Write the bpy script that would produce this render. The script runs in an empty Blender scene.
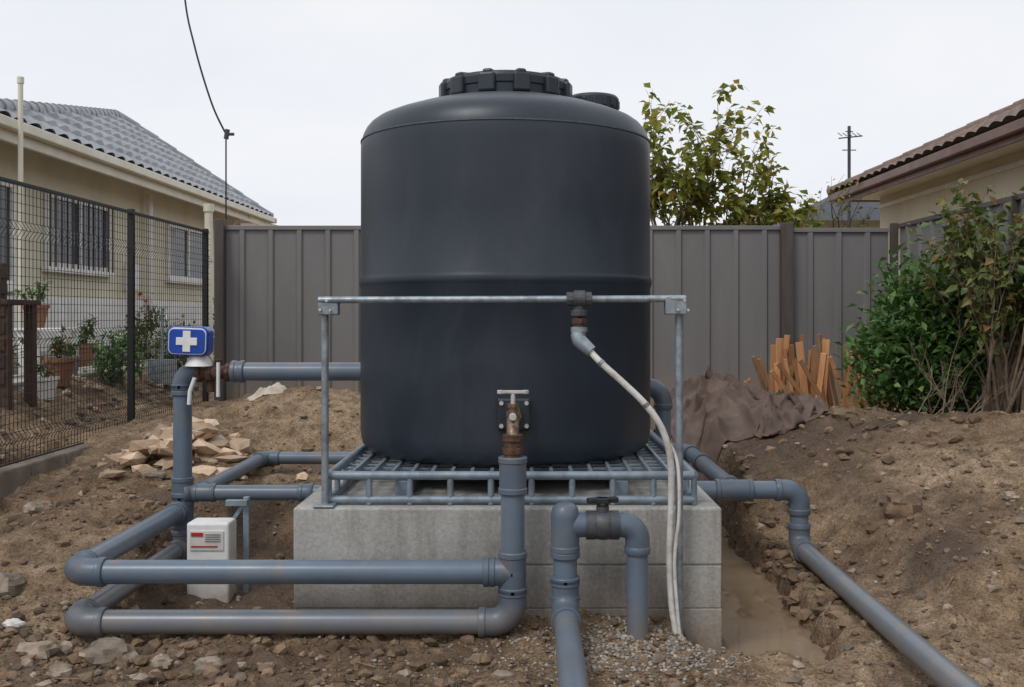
import bpy, math, random
from mathutils import Vector, Matrix, noise
R=random.Random(7)
rad=math.radians
V=Vector
scene=bpy.context.scene

# ------------------------------------------------------------------ materials
def nn(nt,t,**k):
    n=nt.nodes.new(t)
    for a,b in k.items(): setattr(n,a,b)
    return n
def ramp(nt,fac,stops):
    r=nn(nt,'ShaderNodeValToRGB'); e=r.color_ramp.elements
    while len(e)<len(stops): e.new(0.5)
    for i,(p,c) in enumerate(stops):
        e[i].position=p; e[i].color=(*c,1)
    nt.links.new(fac,r.inputs[0]); return r.outputs[0]
def mixc(nt,fac,a,b,mode='MIX'):
    m=nn(nt,'ShaderNodeMix',data_type='RGBA',blend_type=mode)
    for s,v in ((m.inputs[0],fac),(m.inputs[6],a),(m.inputs[7],b)):
        if isinstance(v,(int,float)): s.default_value=v
        elif isinstance(v,tuple): s.default_value=(*v,1)
        else: nt.links.new(v,s)
    return m.outputs[2]
def noise_t(nt,scale,detail=5,rough=.6,vec=None,dist=0):
    n=nn(nt,'ShaderNodeTexNoise'); n.inputs['Scale'].default_value=scale
    n.inputs['Detail'].default_value=detail; n.inputs['Roughness'].default_value=rough
    n.inputs['Distortion'].default_value=dist
    if vec: nt.links.new(vec,n.inputs['Vector'])
    return n.outputs['Fac']
def base_mat(name):
    m=bpy.data.materials.new(name); m.use_nodes=True
    nt=m.node_tree; b=nt.nodes['Principled BSDF']
    tc=nn(nt,'ShaderNodeNewGeometry')
    return m,nt,b,tc
def bump(nt,b,h,strength,dist=.01,prev=None):
    n=nn(nt,'ShaderNodeBump'); n.inputs['Strength'].default_value=strength; n.inputs['Distance'].default_value=dist
    nt.links.new(h,n.inputs['Height'])
    if prev: nt.links.new(prev,n.inputs['Normal'])
    nt.links.new(n.outputs[0],b.inputs['Normal']); return n.outputs[0]
def mat(name,c1,c2=None,scale=8,rough=.6,metal=0,bs=.2,bscale=60,bdist=.003,island=0,stain=None,stain_amt=.5,stain_scale=4,spec=.5,vstretch=1,lo=.35,hi=.65,splash=None):
    m,nt,b,g=base_mat(name)
    pos=g.outputs['Position']
    if vstretch!=1:
        mp=nn(nt,'ShaderNodeMapping'); mp.inputs['Scale'].default_value=(1,1,1/vstretch)
        nt.links.new(pos,mp.inputs[0]); pos2=mp.outputs[0]
    else: pos2=pos
    c2=c2 or tuple(x*.75 for x in c1)
    f=noise_t(nt,scale,4,.6,pos2)
    col=ramp(nt,f,[(lo,c1),(hi,c2)])
    if stain:
        f2=noise_t(nt,stain_scale,6,.7,pos2,.4)
        fr=ramp(nt,f2,[(.5,(0,0,0)),(.68,(stain_amt,)*3)])
        col=mixc(nt,fr,col,stain)
    if splash:   # soil splashed up from the ground: (z_low, z_high)
        sx=nn(nt,'ShaderNodeSeparateXYZ'); nt.links.new(pos,sx.inputs[0])
        mr=nn(nt,'ShaderNodeMapRange'); mr.inputs['From Min'].default_value=splash[0]; mr.inputs['From Max'].default_value=splash[1]
        mr.inputs['To Min'].default_value=1.5; mr.inputs['To Max'].default_value=0; nt.links.new(sx.outputs[2],mr.inputs[0])
        f5=noise_t(nt,9,5,.75,pos); mm=nn(nt,'ShaderNodeMath',operation='MULTIPLY',use_clamp=True)
        nt.links.new(mr.outputs[0],mm.inputs[0]); nt.links.new(f5,mm.inputs[1])
        col=mixc(nt,mm.outputs[0],col,(.27,.20,.135))
    if island:
        r=ramp(nt,g.outputs['Random Per Island'],[(0,(1-island,)*3),(1,(1+island,)*3)])
        col=mixc(nt,1.0,col,r,'MULTIPLY')
    nt.links.new(col,b.inputs['Base Color'])
    b.inputs['Metallic'].default_value=metal
    b.inputs['Specular IOR Level'].default_value=spec
    rr=nn(nt,'ShaderNodeMapRange'); rr.inputs['To Min'].default_value=max(.05,rough-.12); rr.inputs['To Max'].default_value=min(1,rough+.12)
    nt.links.new(f,rr.inputs[0]); nt.links.new(rr.outputs[0],b.inputs['Roughness'])
    if bs: bump(nt,b,noise_t(nt,bscale,3,.6,pos),bs,bdist)
    return m

def leaf_mat(name,stops,rough=.5,trans=.25):
    m,nt,b,g=base_mat(name)
    col=ramp(nt,g.outputs['Random Per Island'],stops)
    nt.links.new(col,b.inputs['Base Color']); b.inputs['Roughness'].default_value=rough
    t=nn(nt,'ShaderNodeBsdfTranslucent'); nt.links.new(col,t.inputs[0])
    mx=nn(nt,'ShaderNodeMixShader'); mx.inputs[0].default_value=trans
    nt.links.new(b.outputs[0],mx.inputs[1]); nt.links.new(t.outputs[0],mx.inputs[2])
    nt.links.new(mx.outputs[0],nt.nodes['Material Output'].inputs[0])
    return m

M={}
M['tank']=mat('tank_plastic',(.016,.024,.036),(.021,.030,.044),3,.40,bs=.12,bscale=220,bdist=.001,stain=(.10,.105,.115),stain_amt=.17,stain_scale=2.2,vstretch=2.5)
M['tankseam']=mat('tank_seam_plastic',(.09,.11,.13),None,30,.55)
M['lid']=mat('lid_plastic',(.016,.022,.030),(.022,.029,.038),6,.42,bs=.1)
M['pvc']=mat('grey_pvc',(.135,.178,.230),(.112,.148,.194),5,.33,bs=.05,bscale=90,stain=(.24,.19,.14),stain_amt=.5,stain_scale=7,splash=(0,.28))
M['pvc2']=mat('grey_pvc_fitting',(.105,.138,.182),(.09,.118,.155),5,.4,bs=.05,stain=(.22,.175,.13),stain_amt=.4,stain_scale=9,splash=(0,.25))
M['galv']=mat('galvanised_steel',(.36,.41,.44),(.24,.28,.31),28,.42,.45,bs=.1,bscale=80,stain=(.12,.11,.10),stain_amt=.6,stain_scale=12)
M['galvgrid']=mat('grate_steel',(.26,.32,.37),(.19,.23,.27),20,.45,.25,bs=.1,stain=(.13,.12,.11),stain_amt=.5,stain_scale=10)
M['rust']=mat('rusty_iron',(.15,.065,.038),(.06,.034,.025),40,.75,.2,bs=.6,bscale=120)
M['brass']=mat('weathered_brass',(.26,.19,.12),(.09,.06,.045),45,.45,.5,bs=.3)
M['chrome']=mat('tap_metal',(.66,.64,.60),(.46,.43,.39),30,.35,.3,bs=.1)
M['valve']=mat('valve_dark_grey',(.045,.052,.064),(.06,.065,.075),20,.5,stain=(.2,.16,.12),stain_amt=.4,stain_scale=12)
M['black']=mat('black_plastic',(.012,.012,.013),(.02,.02,.02),20,.45)
M['blackwire']=mat('black_coated_wire',(.009,.009,.010),(.014,.013,.013),20,.6,bs=0)
M['hose']=mat('white_hose',(.70,.69,.66),(.58,.56,.52),18,.5,stain=(.28,.2,.12),stain_amt=.6,stain_scale=11,bs=.1)
M['white']=mat('white_plastic',(.80,.80,.79),(.74,.74,.72),6,.45,bs=.05,stain=(.5,.44,.36),stain_amt=.35,splash=(-.02,.14))
M['blue']=mat('blue_enamel',(.006,.07,.42),(.006,.055,.34),8,.3,bs=.03)
M['red']=mat('red_print',(.55,.03,.03),None,8,.5,bs=0)
M['greyprint']=mat('grey_print',(.25,.25,.26),None,8,.5,bs=0)
M['fence']=mat('steel_sheet_fence',(.182,.174,.170),(.158,.151,.148),2.5,.5,bs=.05,stain=(.23,.215,.20),stain_amt=.4,stain_scale=1.7,vstretch=4,splash=(.45,.85))
M['fencepost']=mat('fence_post_brown',(.085,.068,.060),(.06,.05,.044),10,.6,vstretch=6)
M['fencer']=mat('steel_sheet_fence_side',(.165,.16,.155),(.14,.136,.13),2.5,.55,bs=.05,vstretch=4)
M['cream']=mat('cream_render',(.68,.64,.51),(.62,.575,.45),2,.85,bs=.3,bscale=160,bdist=.002,stain=(.46,.42,.33),stain_amt=.35,stain_scale=1.2,vstretch=2)
M['whitepaint']=mat('white_paint',(.80,.79,.77),(.70,.69,.66),4,.5,bs=.05)
M['gutter']=mat('cream_gutter',(.74,.70,.58),(.66,.62,.50),3,.45)
M['brownfascia']=mat('brown_gutter',(.16,.078,.056),(.13,.063,.046),4,.45)
M['glass']=mat('window_glass',(.02,.024,.028),(.03,.032,.035),2,.08,bs=0)
M['curtain']=mat('curtain',(.45,.44,.43),(.35,.35,.35),4,.9)
M['tile']=mat('grey_roof_tile',(.33,.35,.37),(.24,.25,.27),6,.55,bs=.5,bscale=60,stain=(.15,.15,.145),stain_amt=.6,stain_scale=5)
M['tilebrown']=mat('brown_roof_tile',(.23,.155,.12),(.15,.105,.083),6,.8,bs=.5,stain=(.11,.10,.09),stain_amt=.7,stain_scale=5)
M['slate']=mat('dark_roof',(.06,.065,.08),(.045,.05,.06),6,.7)
M['wood']=mat('picket_timber',(.52,.27,.12),(.34,.155,.065),12,.75,island=.4,bs=.4,vstretch=6)
M['darkwood']=mat('old_timber',(.075,.038,.024),(.045,.026,.018),12,.8,bs=.5,island=.35)
M['bark']=mat('bark',(.13,.10,.075),(.07,.055,.045),30,.9,bs=.8,bscale=80)
M['twig']=mat('pale_twig',(.27,.20,.14),(.18,.13,.09),30,.85)
M['stone']=mat('stone',(.33,.27,.205),(.19,.145,.105),14,.9,island=.45,bs=.7,bscale=90,bdist=.006)
M['clod']=mat('soil_clod',(.215,.145,.09),(.13,.086,.053),14,.95,island=.45,bs=.9,bscale=70,bdist=.008)
M['chip']=mat('pale_gravel',(.36,.32,.27),(.20,.175,.145),25,.85,island=.5,bs=.4)
M['rubble']=mat('sandstone_rubble',(.62,.47,.33),(.42,.29,.19),8,.9,island=.35,bs=.7,bscale=60,bdist=.006)
M['paper']=mat('white_scrap',(.7,.68,.64),(.55,.52,.48),10,.8)
M['cloth']=mat('sack_cloth',(.55,.49,.40),(.42,.36,.28),10,.9)
M['tarp']=mat('brown_tarp',(.125,.080,.060),(.085,.056,.044),9,.7,bs=.3,bscale=150,stain=(.20,.145,.105),stain_amt=.35,stain_scale=5)
M['path']=mat('pale_concrete_path',(.46,.43,.38),(.36,.33,.29),4,.9,bs=.4)
M['kerb']=mat('kerb_concrete',(.21,.175,.14),(.13,.105,.083),5,.9,bs=.7,bscale=50,bdist=.006)
M['leafdk']=leaf_mat('shrub_leaf',[(0,(.04,.095,.022)),(.5,(.085,.185,.04)),(.85,(.14,.25,.065)),(1,(.22,.30,.09))],trans=.3)
M['leafyl']=leaf_mat('tree_leaf',[(0,(.12,.15,.025)),(.5,(.24,.27,.04)),(.85,(.36,.34,.06)),(1,(.38,.24,.06))],trans=.45)
M['leafrd']=leaf_mat('olive_leaf',[(0,(.06,.095,.025)),(.5,(.12,.165,.04)),(.8,(.21,.21,.06)),(1,(.28,.12,.05))],trans=.3)
M['flower']=mat('red_flower',(.5,.04,.03),None,8,.6,bs=0)
M['terracotta']=mat('terracotta_pot',(.30,.13,.07),(.22,.10,.06),9,.85)

def concrete():
    m,nt,b,g=base_mat('cast_concrete'); pos=g.outputs['Position']
    f=noise_t(nt,2.2,7,.65,pos,.3); c=ramp(nt,f,[(.3,(.27,.26,.24)),(.5,(.39,.38,.355)),(.7,(.48,.47,.44))])
    mp=nn(nt,'ShaderNodeMapping'); mp.inputs['Scale'].default_value=(6,6,.7); nt.links.new(pos,mp.inputs[0])
    s=noise_t(nt,1.0,6,.7,mp.outputs[0],.2); sf=ramp(nt,s,[(.48,(0,0,0)),(.68,(.75,)*3)])
    c=mixc(nt,sf,c,(.19,.165,.135))
    sx=nn(nt,'ShaderNodeSeparateXYZ'); nt.links.new(pos,sx.inputs[0])
    mr=nn(nt,'ShaderNodeMapRange'); mr.inputs['From Min'].default_value=.0; mr.inputs['From Max'].default_value=.34
    mr.inputs['To Min'].default_value=.8; mr.inputs['To Max'].default_value=0
    nt.links.new(sx.outputs[2],mr.inputs[0])
    f3=noise_t(nt,5,6,.7,pos); mm=nn(nt,'ShaderNodeMath',operation='MULTIPLY'); nt.links.new(mr.outputs[0],mm.inputs[0]); nt.links.new(f3,mm.inputs[1])
    mm2=nn(nt,'ShaderNodeMath',operation='MULTIPLY',use_clamp=True); nt.links.new(mm.outputs[0],mm2.inputs[0]); mm2.inputs[1].default_value=2.0
    c=mixc(nt,mm2.outputs[0],c,(.24,.175,.12))
    fs_=noise_t(nt,60,3,.7,pos); c=mixc(nt,1,c,ramp(nt,fs_,[(.35,(.82,.82,.82)),(.65,(1.1,1.1,1.1))]),'MULTIPLY')
    v=nn(nt,'ShaderNodeTexVoronoi'); v.inputs['Scale'].default_value=38; nt.links.new(pos,v.inputs['Vector'])
    pit=ramp(nt,v.outputs['Distance'],[(.05,(0,0,0)),(.14,(1,1,1))])
    n1=bump(nt,b,pit,.3,.004)
    bump(nt,b,noise_t(nt,30,6,.7,pos),.5,.006,n1)
    nt.links.new(c,b.inputs['Base Color']); b.inputs['Roughness'].default_value=.88
    return m
M['concrete']=concrete()

def soil():
    m,nt,b,g=base_mat('excavated_soil'); pos=g.outputs['Position']
    f=noise_t(nt,.9,6,.65,pos,.5)
    c=ramp(nt,f,[(.3,(.165,.108,.066)),(.46,(.285,.197,.122)),(.60,(.38,.275,.178)),(.75,(.46,.35,.24))])
    f2=noise_t(nt,9,5,.7,pos); c2=ramp(nt,f2,[(.35,(.52,.49,.46)),(.65,(1.18,1.18,1.18))])
    c=mixc(nt,1,c,c2,'MULTIPLY')
    f4=noise_t(nt,80,3,.7,pos); c3=ramp(nt,f4,[(.35,(.60,.59,.58)),(.6,(1.15,1.15,1.15))])
    c=mixc(nt,1,c,c3,'MULTIPLY')
    at=nn(nt,'ShaderNodeAttribute',attribute_name='wet')
    c=mixc(nt,at.outputs['Fac'],c,mixc(nt,f2,(.062,.039,.025),(.125,.080,.050)))
    nt.links.new(c,b.inputs['Base Color'])
    mr=nn(nt,'ShaderNodeMapRange'); mr.inputs['To Min'].default_value=.95; mr.inputs['To Max'].default_value=.55
    nt.links.new(at.outputs['Fac'],mr.inputs[0]); nt.links.new(mr.outputs[0],b.inputs['Roughness'])
    b.inputs['Specular IOR Level'].default_value=.3
    v=nn(nt,'ShaderNodeTexVoronoi'); v.inputs['Scale'].default_value=26; nt.links.new(pos,v.inputs['Vector'])
    n1=bump(nt,b,f2,.9,.07)
    n2=bump(nt,b,v.outputs['Distance'],.6,.018,n1)
    bump(nt,b,f4,.8,.010,n2)
    return m
M['soil']=soil()
def water():
    m,nt,b,g=base_mat('muddy_water'); pos=g.outputs['Position']
    c=ramp(nt,noise_t(nt,3,4,.5,pos),[(.3,(.22,.155,.095)),(.7,(.31,.23,.15))])
    nt.links.new(c,b.inputs['Base Color']); b.inputs['Roughness'].default_value=.015
    b.inputs['Specular IOR Level'].default_value=1.0
    bump(nt,b,noise_t(nt,5,2,.5,pos),.05,.01); return m
M['water']=water()

# ------------------------------------------------------------------ mesh builder
class B:
    def __init__(s): s.v=[]; s.f=[]
    def add(s,vs,fs):
        o=len(s.v); s.v+= [tuple(x) for x in vs]; s.f+=[tuple(i+o for i in f) for f in fs]; return s
    def box(s,c,size,rot=None):
        hx,hy,hz=[k/2 for k in size]
        vs=[V((x,y,z)) for x in(-hx,hx) for y in(-hy,hy) for z in(-hz,hz)]
        if rot: 
            m=rot if isinstance(rot,Matrix) else Matrix.Rotation(rot[2],3,'Z')@Matrix.Rotation(rot[1],3,'Y')@Matrix.Rotation(rot[0],3,'X')
            vs=[m@p for p in vs]
        return s.add([p+V(c) for p in vs],[(0,1,3,2),(4,6,7,5),(0,4,5,1),(2,3,7,6),(0,2,6,4),(1,5,7,3)])
    def bb(s,x0,x1,y0,y1,z0,z1): return s.box(((x0+x1)/2,(y0+y1)/2,(z0+z1)/2),(x1-x0,y1-y0,z1-z0))
    def sweep(s,path,rs,n=20,cap=True):
        path=[V(p) for p in path]
        if isinstance(rs,(int,float)): rs=[rs]*len(path)
        t=(path[1]-path[0]).normalized()
        u=t.orthogonal().normalized()
        o=len(s.v); k=len(path)
        for i,p in enumerate(path):
            a=path[max(i-1,0)]; b=path[min(i+1,k-1)]
            d=(b-a)
            if d.length<1e-9: d=t
            t2=d.normalized()
            u=(u-t2*u.dot(t2)); u=u.normalized() if u.length>1e-6 else t2.orthogonal().normalized()
            w=t2.cross(u); t=t2
            for j in range(n):
                a_=2*math.pi*j/n; s.v.append(tuple(p+(u*math.cos(a_)+w*math.sin(a_))*rs[i]))
        for i in range(k-1):
            for j in range(n):
                j2=(j+1)%n; s.f.append((o+i*n+j,o+i*n+j2,o+(i+1)*n+j2,o+(i+1)*n+j))
        if cap:
            s.f.append(tuple(o+j for j in reversed(range(n)))); s.f.append(tuple(o+(k-1)*n+j for j in range(n)))
        return s
    def cyl(s,p0,p1,r0,r1=None,n=20): return s.sweep([p0,p1],[r0,r0 if r1 is None else r1],n)
    def revolve(s,prof,c,n=96):
        o=len(s.v); k=len(prof)
        for r,z in prof:
            for j in range(n):
                a=2*math.pi*j/n; s.v.append((c[0]+r*math.cos(a),c[1]+r*math.sin(a),c[2]+z))
        for i in range(k-1):
            for j in range(n):
                j2=(j+1)%n; s.f.append((o+i*n+j,o+i*n+j2,o+(i+1)*n+j2,o+(i+1)*n+j))
        s.f.append(tuple(o+j for j in reversed(range(n)))); s.f.append(tuple(o+(k-1)*n+j for j in range(n)))
        return s
    def leaf(s,p,d,up,L,W):
        d=d.normalized(); side=d.cross(up)
        if side.length<1e-4: side=d.orthogonal()
        side.normalize(); nrm=side.cross(d)
        a=p; b=p+d*L*.45+side*W*.5+nrm*W*.18; c=p+d*L-nrm*L*.12; e=p+d*L*.45-side*W*.5+nrm*W*.18; m_=p+d*L*.5
        return s.add([a,b,c,e,m_],[(0,4,1),(1,4,2),(0,3,4),(3,2,4)])
    def rock(s,c,r,sq=(1,1,.7),rough=.3):
        t=(1+5**.5)/2
        ico=[(-1,t,0),(1,t,0),(-1,-t,0),(1,-t,0),(0,-1,t),(0,1,t),(0,-1,-t),(0,1,-t),(t,0,-1),(t,0,1),(-t,0,-1),(-t,0,1)]
        F=[(0,11,5),(0,5,1),(0,1,7),(0,7,10),(0,10,11),(1,5,9),(5,11,4),(11,10,2),(10,7,6),(7,1,8),(3,9,4),(3,4,2),(3,2,6),(3,6,8),(3,8,9),(4,9,5),(2,4,11),(6,2,10),(8,6,7),(9,8,1)]
        m=Matrix.Rotation(R.random()*6.3,3,'Z')@Matrix.Rotation(R.uniform(-.4,.4),3,'X')
        vs=[m@V((x*sq[0],y*sq[1],z*sq[2]))*(r/1.9)*R.uniform(1-rough,1+rough)+V(c) for x,y,z in ico]
        return s.add(vs,F)
def make(name,b,m,parent=None,smooth=True,bevel=0,ang=38):
    me=bpy.data.meshes.new(name)
    vs=[V(v) for v in b.v]
    mn=V([min(v[i] for v in vs) for i in range(3)]); mx=V([max(v[i] for v in vs) for i in range(3)])
    c=V(((mn.x+mx.x)/2,(mn.y+mx.y)/2,mn.z))
    me.from_pydata([tuple(v-c) for v in vs],[],b.f); me.update()
    o=bpy.data.objects.new(name,me); scene.collection.objects.link(o); o.location=c
    me.materials.append(M[m] if isinstance(m,str) else m)
    if smooth:
        me.shade_smooth(); me.set_sharp_from_angle(angle=rad(ang))
    if bevel:
        md=o.modifiers.new('bevel','BEVEL'); md.width=bevel; md.segments=2; md.limit_method='ANGLE'; md.angle_limit=rad(40)
    if parent:
        o.parent=parent; o.matrix_parent_inverse=Matrix.Translation(-parent.location)
    return o
def empty(name,loc):
    e=bpy.data.objects.new(name,None); e.location=loc; e.empty_display_size=.2; scene.collection.objects.link(e); return e

# ------------------------------------------------------------------ terrain
def cl(x,a,b): return max(a,min(b,x))
def sm(a,b,x):
    t=cl((x-a)/(b-a),0,1); return t*t*(3-2*t)
def g2(x,y,cx,cy,sx,sy,a): return a*math.exp(-((x-cx)/sx)**2-((y-cy)/sy)**2)
def wetf(x,y):
    n=noise.noise(V((x*2,y*2,5)))*.08+noise.noise(V((x*7,y*7,5)))*.035+noise.noise(V((x*16,y*16,5)))*.015
    tr=sm(.60,.75,x+n)*(1-sm(1.17,1.33,x+n-.02*(y-4.5)))*sm(3.93,4.10,y+n)*(1-sm(6.6,7.4,y))
    lp=sm(-2.0,-1.75,x+n)*(1-sm(-1.05,-.9,x))*sm(4.15,4.4,y+n)*(1-sm(5.4,5.9,y+n))
    return tr,lp
def h0(x,y):
    z=.06+.15*cl(y-3.9,0,2.6)+.016*cl(y-6.5,0,4)
    z+=g2(x,y,-1.75,8.0,1.0,.8,.34)
    z+=g2(x,y,2.35,7.3,.62,.7,.20)+g2(x,y,3.1,6.1,.9,1.0,.34)+g2(x,y,2.5,4.6,.6,.8,.18)
    z+=g2(x,y,1.6,7.7,.6,.5,.05)
    z-=sm(-2.5,-3.1,x)*(1-sm(6.6,7.6,y))*.11 if x>-3.4 else 0
    # rear branch pipe bed
    k=sm(-2.0,-1.8,x)*(1-sm(-.8,-.6,x))*sm(5.2,5.6,y)*(1-sm(6.75,7.3,y)); z=z+(.34-z)*k*.95
    if x<-3.36: z=z+(.80-z)*sm(-3.36,-4.1,x)
    k=sm(3.85,4.4,x); z=z*(1-k)+.5*k
    k=sm(10.6,12,y); z=z*(1-k)+.5*k if x>-3.6 else z
    k=sm(-12,-20,x); z=z*(1-k)+.5*k
    return z
def H(x,y,detail=True):
    z=h0(x,y)
    near=1-sm(9,14,abs(x))
    if near>0 and y<13:
        z+=noise.fractal(V((x*1.3,y*1.3,0)),.9,2,3)*.035*near
    # bench the drain pipe lies on
    if 1.0<x<2.2 and y<6.4:
        k=sm(1.0,1.25,x)*(1-sm(1.54,1.95,x))*(1-sm(5.55,6.2,y)); z=z+(min(z,.095)-z)*k
    tr,lp=wetf(x,y)
    z=z+(-.12-z)*min(1,tr*1.15)
    z=z+(.0-z)*lp
    k=sm(-1.0,-.95,x)*(1-sm(.70,.8,x))*sm(4.25,4.4,y)*(1-sm(6,6.2,y)); z=z+(-.05-z)*k
    if detail and abs(x)<5 and y<11:
        q=1-.6*math.exp(-((x-1.44)/.12)**2) if y<5.6 else 1
        z+=noise.fractal(V((x*6,y*6,3)),.8,2.1,4)*.022*q
        z+=(1-abs(noise.noise(V((x*3.1,y*3.1,12))))*2)*.022*q-.011
        r=noise.noise(V((x*11,y*11,9)))
        z+=max(0,r)**2*.08*(0.5+noise.noise(V((x*.8,y*.8,2))))*q
        z+=abs(noise.noise(V((x*19,y*19,1))))*.016*q
    return z
def coords(a,b,st,far):
    c=[]; x=a
    while x<b: c.append(x); x+=st
    d=st; x=b
    while x<far: c.append(x); d*=1.25; x+=d
    c.append(far); d=st; x=a; L=[]
    while x>-far: 
        d*=1.25; x-=d; L.append(max(x,-far))
    return sorted(set(L+c))
xs=coords(-3.6,3.8,.023,400); ys=coords(3.0,8.8,.023,400)
vs=[];wet=[]
for y in ys:
    for x in xs:
        vs.append((x,y,H(x,y)))
        t,l=wetf(x,y) if (abs(x)<4 and 3<y<9) else (0,0)
        dk=g2(x,y,2.0,6.7,.9,.5,.9)+ (.55*sm(.06,.42,noise.noise(V((x*.9,y*.9,7)))) if y<9 else 0)
        dk+=.5*sm(.1,.4,noise.noise(V((x*2.3,y*2.3,17)))) if y<7 else 0
        fg=.75*(1-sm(3.75,4.3,y+.2*noise.noise(V((x*2,y*2,1)))))*(1-sm(-.5,.1,x))
        wet.append(min(1,max(t*.97,l*.85,dk,fg)))
nx=len(xs)
fs=[(j*nx+i,j*nx+i+1,(j+1)*nx+i+1,(j+1)*nx+i) for j in range(len(ys)-1) for i in range(nx-1)]
me=bpy.data.meshes.new('ground'); me.from_pydata(vs,[],fs); me.update()
at=me.attributes.new('wet','FLOAT','POINT'); at.data.foreach_set('value',wet)
me.shade_smooth(); me.materials.append(M['soil'])
gr=bpy.data.objects.new('ground',me); scene.collection.objects.link(gr)

make('water',B().add([(.70,3.85,-.028),(1.40,3.85,-.028),(1.40,7.2,-.028),(.70,7.2,-.028)],[(0,1,2,3)]),'water',smooth=False)

# stones
b=B()
for i in range(12500):
    y=3.2+R.random()**1.6*5.5; x=R.uniform(-.75,.75)*y*.8
    if abs(x)>3.7: continue
    if -1<x<.82 and 4.2<y<6: continue
    if .8<x<1.22 and 4.0<y<7 : continue
    d=noise.noise(V((x*1.1,y*1.1,4)))
    fgd=.5 if (y<4.2 and x<-.1) else 0
    if R.random()>.42+d+fgd: continue
    r=.005+.018*R.random()**4
    if y<4.2 and x<-.1: r*=1.5
    b.rock((x,y,H(x,y)+r*.25),r)
for i in range(260):
    if i%3==0: x=R.gauss(1.33,.05); y=R.uniform(4.2,6.6)
    elif i%3==1: x=R.gauss(2.5,.5); y=R.gauss(6.3,.8)
    else: x=R.gauss(-2.3,.6); y=R.gauss(5.3,.8)
    if x>3.6 or x<-3.1: continue
    r=R.uniform(.018,.045); b.rock((x,y,H(x,y)+r*.1),r,(1,1,.65),.35)
make('soil_clods',b,'clod',smooth=False)
b=B()
for i in range(2000):
    y=3.2+R.random()**1.4*5; x=R.uniform(-.6,.6)*y
    if abs(x)>3.7 or (-1<x<1.22 and 4.0<y<6.8): continue
    r=.006+.026*R.random()**5
    b.rock((x,y,H(x,y)+r*.2),r)
make('loose_stones',b,'stone',smooth=False)
b=B()
for i in range(1600):
    x=R.gauss(.42,.24); y=R.gauss(3.92,.18)
    if y>4.19 or x>.85: continue
    r=R.uniform(.004,.010); b.rock((x,y,H(x,y)+r*.3),r)
for i in range(400):
    x=R.gauss(.15,.5); y=R.gauss(3.8,.25)
    if y>4.19 or x>.85: continue
    r=R.uniform(.004,.009); b.rock((x,y,H(x,y)+r*.3),r)
make('gravel',b,'chip',smooth=False)
def subrock(name,c,r,sq,m):
    b=B(); n1,n2=18,12
    off=R.random()*50
    vs=[];
    for i in range(n2+1):
        ph=math.pi*i/n2
        for j in range(n1):
            a=2*math.pi*j/n1; d=V((math.sin(ph)*math.cos(a),math.sin(ph)*math.sin(a),math.cos(ph)))
            cell=noise.noise(d*1.3+V((off,0,0)))*.35+noise.noise(d*3.5+V((off,3,0)))*.13
            k=r*(1+cell)
            q=V((round(d.x*2.6)/2.6,round(d.y*2.6)/2.6,round(d.z*2.2)/2.2))
            d=(d*.6+q*.4)
            vs.append(V((d.x*sq[0],d.y*sq[1],d.z*sq[2]))*k+V(c))
    fs=[(i*n1+j,i*n1+(j+1)%n1,(i+1)*n1+(j+1)%n1,(i+1)*n1+j) for i in range(n2) for j in range(n1)]
    b.add(vs,fs); return make(name,b,m,ang=25)
for x,y,r,sq in [(-1.63,3.86,.085,(1.3,1,.6)),(-1.20,3.75,.05,(1.1,.9,.7)),(-2.35,4.5,.075,(1,1,.8)),(2.0,5.35,.09,(1.2,1,.75)),
                 (-2.75,5.6,.06,(1.2,1,.7)),(-1.75,3.72,.045,(1,1,.6)),(2.2,7.0,.08,(1.3,.9,.6)),(-.1,3.72,.03,(1.6,.8,.5)),(-2.3,6.1,.06,(1.2,1,.6)),(2.5,5.2,.04,(1,1,.6)),(-1.95,3.95,.06,(1.2,1,.6)),(-2.1,3.75,.05,(1,1,.7)),(-1.4,3.8,.04,(1,1,.7))]:
    subrock('rock',(x,y,H(x,y)+r*.2),r,sq,'stone' if x<1.9 or x>2.3 else 'clod')
subrock('white_stone',(-2.16,4.18,H(-2.16,4.18)+.02),.035,(1.2,.9,.6),'paper')
b=B()
for i in range(70):
    x=R.gauss(-2.32,.22); y=R.gauss(6.6,.2); r=R.uniform(.045,.105)
    b.rock((x,y,H(x,y)+R.uniform(.0,.17)*math.exp(-((x+2.3)/.25)**2)),r,(1.3,1,.5),.38)
for i in range(14):
    x=R.gauss(-2.0,.4); y=R.gauss(6.3,.3); b.rock((x,y,H(x,y)+.01),R.uniform(.02,.05))
make('sandstone_rubble',b,'rubble',smooth=False)
b=B()
def scrap(cx,cy,w,d,amp,seed,lift=.0,nu=24):
    vs=[]
    for j in range(nu+1):
        for i in range(nu+1):
            u=i/nu-.5; v=j/nu-.5; x=cx+u*w+.1*w*noise.noise(V((u*4,v*4,seed))); y=cy+v*d+.1*d*noise.noise(V((u*4,v*4,seed+9)))
            e=min(1,(0.5-max(abs(u),abs(v)))*6)
            vs.append((x,y,H(x,y)+.006+e*amp*(.5+abs(noise.noise(V((u*3,v*3,seed+3)))))+amp*.12*noise.noise(V((u*9,v*9,seed)))))
    b.add(vs,[(j*(nu+1)+i,j*(nu+1)+i+1,(j+1)*(nu+1)+i+1,(j+1)*(nu+1)+i) for j in range(nu) for i in range(nu)])
scrap(-2.08,7.9,.26,.22,.05,1)
make('discarded_sack',b,'cloth',ang=80)
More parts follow.
